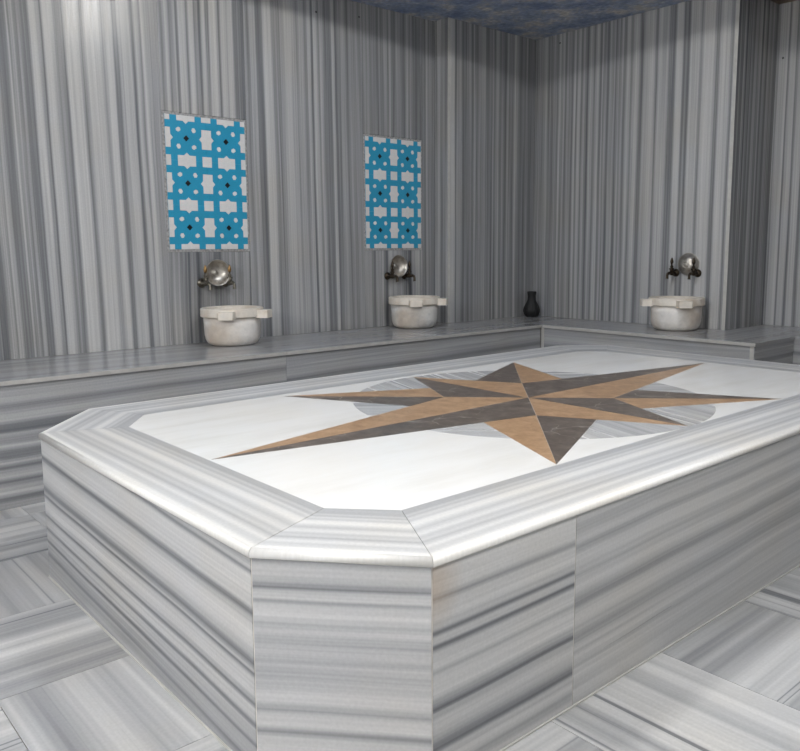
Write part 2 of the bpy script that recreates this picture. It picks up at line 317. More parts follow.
M['core'] = plain('cement', (0.30, 0.28, 0.25), 0.9)
M['plaster'] = plain('white_plaster', (0.50, 0.505, 0.50), 0.7)
M['blue'] = plain('turquoise_glaze', (0.026, 0.300, 0.480), 0.3, var=0.12, scale=60)
M['tile_white'] = plain('white_glaze', (0.70, 0.68, 0.66), 0.25, var=0.04)
M['black'] = plain('black_glaze', (0.008, 0.008, 0.009), 0.3)
M['silicone'] = plain('grey_silicone', (0.34, 0.33, 0.32), 0.5, var=0.35, scale=90)
M['bronze'] = plain('dark_bronze', (0.055, 0.042, 0.030), 0.36, metal=0.85, var=0.4, scale=120)
M['aged'] = plain('aged_nickel', (0.17, 0.155, 0.125), 0.36, metal=0.85, var=0.4, scale=120)
M['brass'] = plain('aged_brass', (0.36, 0.22, 0.09), 0.38, metal=0.9, var=0.35, scale=150)
M['black_ceramic'] = plain('black_ceramic', (0.006, 0.0065, 0.0075), 0.6, var=0.2)
def steel():
    mt, t, b = nt('tinned_metal')
    tc = node(t, 'ShaderNodeTexCoord'); n = noise(t, tc.outputs['Object'], 45.0, 4.0)
    t.links.new(ramp(t, n, [(0.3, (0.33, 0.30, 0.26)), (0.7, (0.60, 0.57, 0.52))]), b.inputs['Base Color'])
    b.inputs['Metallic'].default_value = 0.92; b.inputs['Roughness'].default_value = 0.40
    return mt
M['steel'] = steel()
def basin_mat(name, base, grey, amt):
    mt, t, b = nt(name)
    tc = node(t, 'ShaderNodeTexCoord'); n = noise(t, tc.outputs['Object'], 11.0, 6.0, 0.62); n2 = noise(t, tc.outputs['Object'], 5.0, 3.0); n3 = noise(t, tc.outputs['Object'], 60.0, 3.0)
    c = mix(t, ramp(t, n, [(0.48, 0.0), (0.66, amt)]), base, grey)
    c = mix(t, ramp(t, n2, [(0.46, 0.0), (0.66, 0.6)]), c, (0.62, 0.50, 0.38))
    c = mix(t, 1.0, c, ramp(t, n3, [(0.3, 0.93), (0.7, 1.03)]), 'MULTIPLY')
    t.links.new(c, b.inputs['Base Color']); b.inputs['Roughness'].default_value = 0.38
    return mt
M['basin'] = basin_mat('basin_marble', (0.77, 0.735, 0.69), (0.50, 0.48, 0.46), 0.55)
M['basin_grey'] = basin_mat('basin_marble_grey', (0.69, 0.675, 0.64), (0.36, 0.37, 0.385), 0.85)
M['rim'] = basin_mat('rim_marble', (0.78, 0.72, 0.635), (0.66, 0.575, 0.475), 0.5)
def mosaic(name, c0, c1, c2):
    mt, t, b = nt(name)
    tc = node(t, 'ShaderNodeTexCoord')
    br = node(t, 'ShaderNodeTexBrick'); br.offset = 0.0; br.inputs['Scale'].default_value = 1.0
    br.inputs['Brick Width'].default_value = 0.022; br.inputs['Row Height'].default_value = 0.022; br.inputs['Mortar Size'].default_value = 0.0022
    br.inputs['Color1'].default_value = (0.7, 0.7, 0.7, 1); br.inputs['Color2'].default_value = (1.2, 1.2, 1.2, 1); br.inputs['Mortar'].default_value = (0.9, 0.9, 0.88, 1)
    mp = node(t, 'ShaderNodeMapping'); t.links.new(tc.outputs['Object'], mp.inputs[0]); mp.inputs['Rotation'].default_value = (0, 0, 0.0)
    t.links.new(mp.outputs[0], br.inputs['Vector'])
    n = noise(t, tc.outputs['Object'], 5.5, 5.0, 0.7)
    c = ramp(t, n, [(0.36, c0), (0.5, c1), (0.62, c2)])
    c = mix(t, 1.0, c, br.outputs['Color'], 'MULTIPLY')
    t.links.new(c, b.inputs['Base Color']); b.inputs['Roughness'].default_value = 0.35
    bp = node(t, 'ShaderNodeBump'); bp.inputs['Strength'].default_value = 0.5; bp.inputs['Distance'].default_value = 0.001
    t.links.new(br.outputs['Fac'], bp.inputs['Height']); bp.invert = True; t.links.new(bp.outputs[0], b.inputs['Normal'])
    return mt
M['ceiling'] = mosaic('blue_mosaic', (0.14, 0.20, 0.37), (0.29, 0.35, 0.48), (0.58, 0.55, 0.50))
M['ceiling_brown'] = mosaic('brown_mosaic', (0.07, 0.042, 0.025), (0.14, 0.09, 0.055), (0.22, 0.15, 0.09))

# ---------------------------------------------------------------- ceiling with a round dome opening
def ceiling():
    n = 64; cx, cy = DOME_C; x0, x1, y0, y1 = XL-0.2, XMAX, YMIN, 0.02
    inn = [(cx+DOME_R*math.cos(2*math.pi*i/n), cy+DOME_R*math.sin(2*math.pi*i/n)) for i in range(n)]
    out = []
    for i in range(n):
        c, s = math.cos(2*math.pi*i/n), math.sin(2*math.pi*i/n)
        k = min((x1-cx)/c if c > 1e-6 else ((x0-cx)/c if c < -1e-6 else 1e9), (y1-cy)/s if s > 1e-6 else ((y0-cy)/s if s < -1e-6 else 1e9))
        out.append((cx+k*c, cy+k*s))
    # push the samples next to each corner into it
    for qx, qy in ((x0, y0), (x1, y0), (x1, y1), (x0, y1)):
        i = min(range(n), key=lambda j: (out[j][0]-qx)**2+(out[j][1]-qy)**2); out[i] = (qx, qy)
    T = 0.06
    v = [(x, y, ZC) for x, y in inn]+[(x, y, ZC) for x, y in out]+[(x, y, ZC+T) for x, y in inn]+[(x, y, ZC+T) for x, y in out]
    f = []
    for i in range(n):
        j = (i+1) % n
        f += [(i, j, n+j, n+i), (2*n+i, 3*n+i, 3*n+j, 2*n+j), (i, 2*n+i, 2*n+j, j), (n+i, n+j, 3*n+j, 3*n+i)]
    o = struct(obj('ceiling', mesh('ceiling', v, f), M['ceiling']), 'blue mosaic ceiling with a round dome opening')
    # shallow plastered dome
    pr = [(DOME_R+0.0, ZC+0.03)]+[(DOME_R*math.cos(a), ZC+0.06+0.62*math.sin(a)) for a in [R(x) for x in range(0, 90, 9)]]+[(0, ZC+0.68)]
    d = obj('dome', lathe('dome', [(r, z-ZC) for r, z in pr], 64), M['ceiling'], o); d.location = (cx, cy, ZC)
    # alcove strip
    a = struct(obj('ceiling_alcove', box('ceiling_alcove', (XR-0.2, 0.02, ZC), (XMAX, YA+0.2, ZC+0.06)), M['ceiling_brown']), 'brown mosaic ceiling strip over the alcove')
ceiling()

# ---------------------------------------------------------------- floor of square veined tiles
def floor():
    fl = struct(obj('floor', box('floor', (XL-0.2, YMIN-0.2, -0.10), (XMAX+0.2, YA+0.2, -0.0035)), M['core']), 'square marble floor tiles with veins turned in alternate directions')
    X0, Y0, S, G = 0.937, -3.657, 0.3845, 0.0008
    for i in range(-2, 11):
        for j in range(-9, 11):
            a, b = max(X0+i*S, WL-0.01), min(X0+(i+1)*S, XMAX); c, d = max(Y0+j*S, YMIN), min(Y0+(j+1)*S, (YN-0.0) if a >= XE else -WB+0.01)
            if b-a < 0.02 or d-c < 0.02: continue
            if a > 0.95 and b < 2.44 and c > -3.35 and d < -0.72: continue      # wholly under the platform
            alongx = (i+j) % 2 == 0
            ud, vd = ((0, 1, 0), (1, 0, 0)) if alongx else ((1, 0, 0), (0, 1, 0))
            me = prism('floor_tile', [(a+G, c+G), (b-G, c+G), (b-G, d-G), (a+G, d-G)], -0.0035, 0.0, ud, vd, rnd())
            obj('floor_tile', me, M['floor'], fl)
floor()

# ---------------------------------------------------------------- walls: cement core with marble slabs
T = 0.02; G = 0.0006
def slab_x(par, xf, y0, y1, z0, z1, mat='wall', tilt=0.0, su=1.0, off=None):
    """slab facing +X with its face at xf"""
    return obj('marble_slab', box('marble_slab', (xf-T, y0+G, z0+G), (xf, y1-G, z1-G), (0, 1, tilt), (0, 0, 1), off or rnd(), su), M[mat], par)
def slab_y(par, yf, x0, x1, z0, z1, mat='wall', tilt=0.0, su=1.0, off=None):
    """slab facing -Y with its face at yf"""
    return obj('marble_slab', box('marble_slab', (x0+G, yf, z0+G), (x1-G, yf+T, z1-G), (1, 0, tilt), (0, 0, 1), off or rnd(), su), M[mat], par)
PAN = [(-2.427, -2.024), (-1.288, -0.882)]; PZ0, PZ1 = 0.891, 1.495; SB = 0.012
def wall_left():
    w = struct(obj('wall_left', box('wall_left', (XL-0.2, YMIN-0.2, -0.1), (XL-T, 0.0, ZC)), M['core']), 'tall grey striped marble wall with two tile panels set in it')
    slab_x(w, XL, YMIN, -5.30, ZB, ZC); slab_x(w, XL, -5.30, -3.95, ZB, ZC); slab_x(w, XL, -3.95, -3.20, ZB, ZC)
    slab_x(w, XL, -3.20, PAN[0][0]-SB, ZB, ZC, 'w_left', tilt=0.018, off=(WOFF['left']-0.0134, 0))
    for k, (a, b) in enumerate(PAN):
        slab_x(w, XL, a-SB, b+SB, PZ1+SB, ZC, ('w_over1', 'w_over2')[k], tilt=(0.003, 0.0)[k], off=(WOFF[('over1', 'over2')[k]], 5))
        slab_x(w, XL, a-SB, b+SB, ZB, PZ0-SB)
    slab_x(w, XL, PAN[0][1]+SB, PAN[1][0]-SB, ZB, ZC, 'w_mid', tilt=0.008, off=(WOFF['mid'], 9))
    slab_x(w, XL, PAN[1][1]+SB, YS, ZB, ZC, 'w_strip', tilt=0.0, off=(WOFF['strip'], 12))
    for y, z in ((-1.591, 2.081), (-1.316, 2.106)):
        obj('screw_cap', lathe('screw_cap', [(0, 0.001), (0.005, 0.001), (0.006, -0.001)], 10, 'X'), M['black'], w, (XL, y, z))
    p = struct(obj('wall_pilaster', box('wall_pilaster', (XL+0.001, YS+T, ZB+0.001), (-T, 0.1, ZC)), M['core']), 'projecting strip of striped marble wall beside the corner')
    slab_x(p, 0.0, YS+T, 0.0, ZB, ZC, 'w_pil', off=(WOFF['pil'], 15))
    obj('marble_slab', box('marble_slab', (XL, YS, ZB), (0.0, YS+T-G, ZC-G), (1, 0, 0), (0, 0, 1), rnd()), M['wall_fine'], p)
    obj('slab_edge', box('slab_edge', (-0.001, YS+0.0005, ZB), (0.0006, YS+T-G, ZC-G)), M['wall_edge'], p)
wall_left()
def wall_back():
    w = struct(obj('wall_back', box('wall_back', (0.0, T, -0.1), (XR-T, YA+0.2, ZC)), M['core']), 'grey striped marble wall behind the tap and basin')
    slab_y(w, 0.0, 0.0, 0.716, ZB, ZC, 'w_back', tilt=0.0, off=(WOFF['back'], 18))
    slab_y(w, 0.0, 0.716, XR-T, ZB, ZC, 'w_back', tilt=0.0, off=(WOFF['back'], 21))
    obj('screw_cap', lathe('screw_cap', [(0, 0.001), (0.005, 0.001), (0.006, -0.001)], 10, 'X'), M['black'], w, (0.189, 0, 2.126), (0, 0, R(-90)))
    obj('marble_slab', box('marble_slab', (XR-T+G, 0.0, ZB), (XR, YA, ZC-G), (0, 1, 0), (0, 0, 1), rnd(), 1.2), M['wall_fine'], w)
    obj('slab_edge', box('slab_edge', (XR-T+G, -0.0008, ZB), (XR-0.0005, 0.001, ZC-G)), M['wall_edge'], w)
    a = struct(obj('wall_alcove', box('wall_alcove', (XR, YA+T, -0.1), (XMAX, YA+0.2, ZC)), M['core']), 'striped marble wall at the back of the alcove')
    x = XR
    for wd in (0.62, 0.62, 0.62, 0.62, 0.62):
        if x == XR: slab_y(a, YA, x, x+0.3, ZB, ZC, 'w_alcove', tilt=0.0, off=(WOFF['alcove'], 24)); x += 0.3
        slab_y(a, YA, x, min(x+wd, XMAX), ZB, ZC, mat='wall'); x += wd
    obj('screw_cap', lathe('screw_cap', [(0, 0.001), (0.005, 0.001), (0.006, -0.001)], 10, 'X'), M['black'], a, (1.355, YA, 1.896), (0, 0, R(-90)))
wall_back()
def wall_rest():
    w = struct(obj('wall_right', box('wall_right', (XMAX+T, YMIN-0.2, -0.1), (XMAX+0.2, YA+0.2, ZC)), M['core']))
    y = YMIN
    while y < YA-0.01:
        obj('marble_slab', box('marble_slab', (XMAX, y+G, 0), (XMAX+T, min(y+0.75, YA)-G, ZC), (0, 1, 0), (0, 0, 1), rnd()), M['wall'], w); y += 0.75
    w = struct(obj('wall_front', box('wall_front', (XL-0.2, YMIN-0.2, -0.1), (XMAX+0.2, YMIN-T, ZC)), M['core']))
    x = XL
    while x < XMAX-0.01:
        obj('marble_slab', box('marble_slab', (x+G, YMIN-T, 0), (min(x+0.75, XMAX)-G, YMIN, ZC), (1, 0, 0), (0, 0, 1), rnd()), M['wall'], w); x += 0.75
wall_rest()

# ---------------------------------------------------------------- benches
BT = 0.017; LIP = 0.008
def bench_left():
    e = empty('marble_bench', (WL/2, -2.5, 0)); o = Vector((-WL/2, 2.5, 0))
    tag(e, 'long low marble bench along the wall with the blue tile panels', 'bench')
    def part(n, lo, hi, mat, ud, vd, off): return obj(n, box(n, tuple(Vector(lo)+o), tuple(Vector(hi)+o), ud, vd, off), M[mat], e)
    part('masonry_core', (XL, YMIN, 0), (WL-LIP-T, 0.0, ZB-BT), 'core', (0, 1, 0), (0, 0, 1), (0, 0))
    for a, b in ((YMIN, -5.0), (-5.0, -3.52), (-3.52, -2.17), (-2.17, -WB), (-WB, 0.0)):
        lx = WL if b < -WB+0.01 else WL
        part('seat_slab', (XL+0.001, a+G, ZB-BT), (lx, b-G, ZB), 'bench_top', (1, 0, 0), (0, 1, 0), rnd())
        if a < -WB-0.01: part('seat_edge', (WL-0.004, a+G, ZB-BT+0.001), (WL+0.0006, b-G, ZB-0.002), 'edge', (1, 0, 0), (0, 1, 0), (0, 0))
    for a, b in ((YMIN, -5.2), (-5.2, -3.75), (-3.75, -2.169), (-2.169, -WB)):
        me = box('front_panel', (WL-LIP-T-WL/2, a+G+2.5, 0.0), (WL-LIP-WL/2, b-G+2.5, ZB-BT), (0, 0.012, -1), (0, 1, 0), (ZB-BT + (0.0 if a < -3 else -0.05), random.uniform(0, 20)))
        obj('front_panel', me, M['bench_long'], e)
    part('corner_strip', (WL-LIP-0.001, -WB+LIP-0.001, 0), (WL, -WB+LIP+0.004, ZB-BT), 'edge', (1, 0, 0), (0, 0, 1), (0, 0))
    return e
bench_left()
def bench_back():
    e = empty('marble_bench', (1.4, 0.0, 0)); o = Vector((-1.4, 0, 0))
    tag(e, 'shorter marble bench with a stepped end running into the alcove', 'bench')
    def part(n, lo, hi, mat, ud, vd, off): return obj(n, box(n, tuple(Vector(lo)+o), tuple(Vector(hi)+o), ud, vd, off), M[mat], e)
    part('masonry_core', (WL, -WB+LIP+T, 0), (XE-LIP-T, YN+LIP+T, ZB-BT), 'core', (0, 1, 0), (0, 0, 1), (0, 0))
    part('masonry_core', (XR, YN+LIP+T, 0), (XMAX, YA, ZB-BT), 'core', (0, 1, 0), (0, 0, 1), (0, 0))
    part('seat_slab', (WL+G, -WB, ZB-BT), (XR-G, -0.001, ZB), 'bench_top', (0, 1, 0), (1, 0, 0), rnd())
    part('seat_slab', (XR+G, -WB, ZB-BT), (XE, YA-0.001, ZB), 'bench_top', (1, 0, 0), (0, 1, 0), rnd())
    for a, b in ((XE, 3.0), (3.0, XMAX)): part('seat_slab', (a+G, YN, ZB-BT), (b-G, YA-0.001, ZB), 'bench_top', (0, 1, 0), (1, 0, 0), rnd())
    part('seat_edge', (WL+0.006, -WB-0.0006, ZB-BT+0.001), (XE, -WB+0.004, ZB-0.002), 'edge', (1, 0, 0), (0, 1, 0), (0, 0))
    part('front_panel', (WL+0.004, -WB+LIP, 0), (XE-LIP-T, -WB+LIP+T, ZB-BT), 'bench_long', (0.01, 0, -1), (1, 0, 0), (ZB-BT-0.03, 3.3))
    part('corner_strip', (WL+0.0005, -WB+LIP-0.001, 0), (WL+0.012, -WB+LIP+0.004, ZB-BT), 'edge', (1, 0, 0), (0, 0, 1), (0, 0))
    part('end_panel', (XE-LIP-T, -WB+LIP, 0), (XE-LIP, YN+LIP, ZB-BT), 'bench_long', (0, 0.01, -1), (0, 1, 0), (ZB-BT, 8.1))
    part('panel_edge', (XE-LIP-T, -WB+LIP-0.0006, 0), (XE-LIP-0.002, -WB+LIP+0.002, ZB-BT), 'edge', (1, 0, 0), (0, 0, 1), (0, 0))
    part('front_panel', (XE-LIP, YN+LIP, 0), (XMAX, YN+LIP+T, ZB-BT), 'bench_long', (0, 0, -1), (1, 0, 0), (ZB-BT, 14.2))
    return e
bench_back()

# ---------------------------------------------------------------- the platform
def platform():
    px0, px1, py0, py1 = 0.8969-1.8, 2.4838-1.8, -3.3904+2.2, -0.6738+2.2
    e = empty('marble_platform', (1.8, -2.2, 0), 0.001)
    tag(e, 'large eight-sided marble platform with a brown compass star inlaid in white', 'platform')
    def octo(d, a, b, c, q):   # chamfers at the four corners as (x, y)
        return [(px0+d+a[0], py0+d), (px1-d-b[0], py0+d), (px1-d, py0+d+b[1]), (px1-d, py1-d-c[1]), (px1-d-c[0], py1-d), (px0+d+q[0], py1-d), (px0+d, py1-d-q[1]), (px0+d, py0+d+a[1])]
    O = octo(0, (.246, .216), (.231, .196), (.22, .2), (.16, .206))
    I = octo(0.2096, (.128, .097), (.107, .101), (.1, .105), (.095, .113))
    Z1 = ZP+CAP
    body = inset(O, 0.0045)
    obj('core', prism('core', inset(body, 0.0012), 0.0, ZP, (1, 0, 0), (0, 0, 1)), M['grout'], e)
    inner = inset(body, 0.02)
    names = ['side_long', 'side_chamfer', None, 'side_chamfer', 'side_long', 'side_chamfer', 'side_soft', 'side_soft']
    for i in range(8):
        a, b = Vector(body[i]), Vector(body[(i+1) % 8]); ia, ib = Vector(inner[i]), Vector(inner[(i+1) % 8]); L = (b-a).length; d = (b-a).normalized()
        cuts = [0, L]
        if i == 2: cuts = [0, 0.372, 1.45, L]
        if i in (4,): cuts = [0, L]
        if i == 6: cuts = [0, 1.2, L]
        for k in range(len(cuts)-1):
            s0, s1 = cuts[k], cuts[k+1]
            p0 = a+d*(s0+0.0015); p1 = a+d*(s1-0.0015)
            q0 = ia if k == 0 else p0+Vector((-d.y, d.x))*0.02; q1 = ib if k == len(cuts)-2 else p1+Vector((-d.y, d.x))*0.02
            mat = names[i] if i != 2 else ('side_bold' if k == 0 else 'side_soft')
            tl = {0: -0.045, 1: 0.02, 2: -0.004 if k == 0 else 0.03}.get(i, 0.0)
            # vein coordinate: depth below the cap, plus a slight tilt along the panel
            base = ZP + tl*(-(d.dot(a)+L)) if i == 0 else ZP - tl*d.dot(a)
            me = mesh('side_panel', [(x, y, z) for z in (0.0, ZP-0.001) for x, y in (p0, p1, q1, q0)],
                      [(3, 2, 1, 0), (4, 5, 6, 7), (0, 1, 5, 4), (1, 2, 6, 5), (2, 3, 7, 6), (3, 0, 4, 7)],
                      (tl*d.x, tl*d.y, -1), (d.x, d.y, 0), (base, -d.dot(a)-s0+ (0 if i == 2 and k == 0 else 5*i+3*k)))
            obj('side_panel', me, M[mat], e)
        # pale joint where the panel meets the floor
        nrm = Vector((d.y, -d.x))
        me = prism('grout_bead', [tuple(a), tuple(a+nrm*0.0035), tuple(b+nrm*0.0035), tuple(b)], 0.0, 0.0035)
        obj('grout_bead', me, M['wall_edge'], e)
    # mitred border slabs with a rounded nose
    sect = [(0.0, 0.0), (0.0, CAP)]+[(1.0, None)]
    for i in range(8):
        A, B = Vector(O[i]), Vector(O[(i+1) % 8]); a, b = Vector(I[i]), Vector(I[(i+1) % 8]); d = (B-A).normalized(); n = Vector((d.y, -d.x))
        wdt = (A-a).dot(n)
        pts = [(0.0, 0.0), (0.0, CAP)]
        rr = 0.008
        for k in range(6):
            an = math.pi/2*(1-k/5); pts.append(((wdt-rr+rr*math.cos(an))/wdt, CAP-rr+rr*math.sin(an)))
        pts += [(1.0, 0.002), ((wdt-0.0015)/wdt, 0.0)]
        m_ = len(pts); v = []
        sh = d*0.0006
        for s, z in pts: p = a+(A-a)*s+sh; v.append((p.x, p.y, ZP+z))
        for s, z in pts: p = b+(B-b)*s-sh; v.append((p.x, p.y, ZP+z))
        f = [(k, (k+1) % m_, m_+(k+1) % m_, m_+k) for k in range(m_)]+[tuple(range(m_-1, -1, -1)), tuple(range(m_, 2*m_))]
        f = [tuple(reversed(q)) for q in f]
        me = mesh('border_slab', v, f, (-n.x, -n.y, 0), (d.x, d.y, 0), (A.dot(n), random.uniform(0, 20)))
        for p_ in me.polygons[2:m_-1]: p_.use_smooth = True
        obj('border_slab', me, M['border'], e)
    # white field
    obj('white_field', prism('white_field', inset(I, 0.0005), ZP, Z1-0.0004), M['white'], e)
    # compass star: each half arm is its own piece of stone
    sx, sy = 1.705-1.8, -2.046+2.2; z0, z1 = ZP+0.004, Z1
    LX, LY, DX, DY, VX, VY = 0.566, 1.128, 0.566, 0.571, 0.194, 0.194
    def piece(name, poly, mat, ud=(1, 0, 0), vd=(0, 1, 0)):
        a2 = sum(p[0]*q[1]-q[0]*p[1] for p, q in zip(poly, poly[1:]+poly[:1]))
        if a2 < 0: poly = poly[::-1]
        c = (sum(p[0] for p in poly)/len(poly), sum(p[1] for p in poly)/len(poly))
        poly = inset(poly, 0.0006)
        ob = obj(name, prism(name, [(p[0]-c[0], p[1]-c[1]) for p in poly], z0, z1, ud, vd, rnd()), M[mat], e, (sx+c[0], sy+c[1], 0))
        return ob
    C0 = (0, 0)
    V = {(a, b): (a*VX, b*VY) for a in (1, -1) for b in (1, -1)}
    tips = {(0, 1): (0, LY), (1, 0): (LX, 0), (0, -1): (0, -LY), (-1, 0): (-LX, 0)}
    for (dx, dy), tp in tips.items():
        rx, ry = dy, -dx            # right-hand side looking outwards
        vr = V[(rx or dx, ry or dy)]; vl = V[(-rx or dx, -ry or dy)]
        piece('star_arm', [C0, vr, tp], 'tan'); piece('star_arm', [C0, tp, vl], 'dark')
    RC = 0.571
    def on_circle(p, q):   # point of segment p->q on the circle
        lo, hi = 0.0, 1.0
        for _ in range(40):
            mid = (lo+hi)/2; x, y = p[0]+(q[0]-p[0])*mid, p[1]+(q[1]-p[1])*mid
            if x*x+y*y < RC*RC: lo = mid
            else: hi = mid
        return (x, y)
    def arc(p, q):
        a0, a1 = math.atan2(p[1], p[0]), math.atan2(q[1], q[0]); d = (a1-a0+math.pi) % (2*math.pi)-math.pi
        return [(RC*math.cos(a0+d*k/10), RC*math.sin(a0+d*k/10)) for k in range(1, 10)]
    for a in (1, -1):
        for b in (1, -1):
            vv = V[(a, b)]; tp = (a*DX, b*DY)
            k = 0.415; pxp = (vv[0]+(a*LX-vv[0])*k, vv[1]*(1-k))
            k = 0.195; pyp = (vv[0]*(1-k), vv[1]+(b*LY-vv[1])*k)
            xr = a*b > 0    # looking outwards along (a, b) the x arm is on the right when a*b > 0
            piece('star_point', [vv, pxp, tp], 'tan' if xr else 'dark'); piece('star_point', [vv, pyp, tp], 'dark' if xr else 'tan')
            # striped grey sectors of the disc behind the star
            c1 = on_circle(pxp, tp); t1 = (a*LX*0.999, 0.0)
            piece('disc_sector', [pxp, t1, (a*RC, 0.0)]+arc((a*RC, 0), c1)+[c1], 'sector', (0.3, 0.95, 0), (0.95, -0.3, 0))
            c2 = on_circle(pyp, tp); c3 = on_circle(pyp, (0, b*LY))
            piece('disc_sector', [pyp, c3]+arc(c3, c2)+[c2], 'sector', (0.75, -0.66, 0), (0.66, 0.75, 0))
    return e
platform()

# ---------------------------------------------------------------- turquoise tile panels
def tile_meshes(S):
    """white glaze shapes of one square tile of side S, motif centred; each lies flat in the YZ plane, facing +X"""
    def flat(name, poly, x1=0.0016):
        n = len(poly); v = [(0.0, a*S, b*S) for a, b in poly]+[(x1, a*S, b*S) for a, b in poly]
        f = [tuple(range(n-1, -1, -1)), tuple(range(n, 2*n))]+[(i, (i+1) % n, n+(i+1) % n, n+i) for i in range(n)]
        return mesh(name, v, f)
    hw, hh, tp = 0.120, 0.220, 0.062
    half = [(0.4995, -hh), (0.4995, hh), (0.5-hw, hh), (0.5-hw, 0.068), (0.5-hw-tp, 0.0), (0.5-hw, -0.068), (0.5-hw, -hh)]
    q = 0.116
    corner = [(0.5-q, 0.5-q), (0.4995, 0.5-q), (0.4995, 0.4995), (0.5-q, 0.4995)]
    s = 0.056; c = 0.187
    small = [(c-s*0.95, c), (c-s*0.35, c-s), (c+s*0.6, c-s*0.9), (c+s, c-s*0.1), (c+s*0.35, c+s), (c-s*0.5, c+s*0.9)]
    dia = [(-0.07, 0), (0, -0.07), (0.07, 0), (0, 0.07)]
    return flat('white_bar', half), flat('white_corner', corner), flat('white_gem', small), flat('black_diamond', dia)
def tile_panels():
    TM = None
    for (a, b), lab in zip(PAN, ('turquoise and white star tile panel further from the room corner', 'turquoise and white star tile panel nearer the black vase')):
        w, h = (b-a)/2, (PZ1-PZ0)/3
        e = tag(empty('tile_panel', (XL, (a+b)/2, PZ0)), lab, 'tile panel', 'star tile panels on the wall')
        S = 1.0
        if TM is None:
            TM = tile_meshes(S)
            for me, mt in zip(TM, ('tile_white', 'tile_white', 'tile_white', 'black')): me.materials.append(M[mt])
            body = box('star_tile', (-0.014, -0.4985, -0.4985), (0.0, 0.4985, 0.4985)); body.materials.append(M['blue'])
        # silicone frame round the tiles
        fy0, fy1, fz0, fz1 = -w-SB+0.001, w+SB-0.001, -SB+0.001, 3*h+SB-0.001
        for lo, hi in (((fy0, fz0), (fy1, 0)), ((fy0, 3*h), (fy1, fz1)), ((fy0, 0), (-w, 3*h)), ((w, 0), (fy1, 3*h))):
            obj('sealant_strip', box('sealant_strip', (-0.016, lo[0], lo[1]), (-0.0015, hi[0], hi[1])), M['silicone'], e)
        for c in range(2):
            for r in range(3):
                t = obj('star_tile', body, None, e, (0.0008, -w/2+c*w, h/2+r*h)); t.scale = (1, w, h)
                for k in range(4):
                    an = k*math.pi/2
                    obj('white_bar', TM[0], None, t, rot=(an, 0, 0)); obj('white_corner', TM[1], None, t, rot=(an, 0, 0)); obj('white_gem', TM[2], None, t, rot=(an, 0, 0))
                obj('black_diamond', TM[3], None, t)
tile_panels()

# ---------------------------------------------------------------- basins
def basin(loc, rz, mat, lug_angle, label):
    """rz turns local +X to the outward normal of the wall; two lugs stand at 45 degrees either side of it"""
    e = tag(empty('marble_basin', loc, rz), label, 'basin', 'marble wash basins on the bench')
    H = 0.172; rb = 0.131; rr = 0.144; zr = 0.132
    body = [(0, 0.0), (0.090, 0.0), (0.100, 0.003), (0.114, 0.011), (0.123, 0.026), (0.128, 0.050), (0.130, 0.092), (rb, zr+0.002)]
    bowl = [(rb, zr+0.002), (0.118, zr+0.002), (0.116, 0.10), (0.108, 0.05), (0.085, 0.030), (0.0, 0.024)]
    obj('bowl', lathe('bowl', body+bowl[1:], 48), M[mat], e)
    rim = [(0.1165, zr), (rr-0.003, zr), (rr, zr+0.003), (rr, H-0.004), (rr-0.004, H), (0.1205, H), (0.1165, H-0.003), (0.1165, zr)]
    rm = obj('rim', lathe('rim', rim, 48, smooth=False), M['rim'], e)
    for s in (-1, 1):
        a = s*R(lug_angle)
        pl = [(0.128, -0.038), (0.182, -0.035), (0.186, -0.031), (0.186, 0.031), (0.182, 0.035), (0.128, 0.038)]
        me = prism('lug', pl, zr-0.005, H-0.009, ch=0.003)
        obj('lug', me, M['rim'], rm, rot=(0, 0, a))
    return e
basin((0.047, -2.207, ZB), 0.0, 'basin', 38, 'cream marble basin under the tile panel further from the room corner')
basin((0.047, -1.072, ZB), 0.0, 'basin_grey', 38, 'grey-flecked marble basin under the tile panel nearer the black vase')
basin((1.121, -0.152, ZB), R(-90), 'basin', 45, 'pale marble basin on the bench beside the alcove')

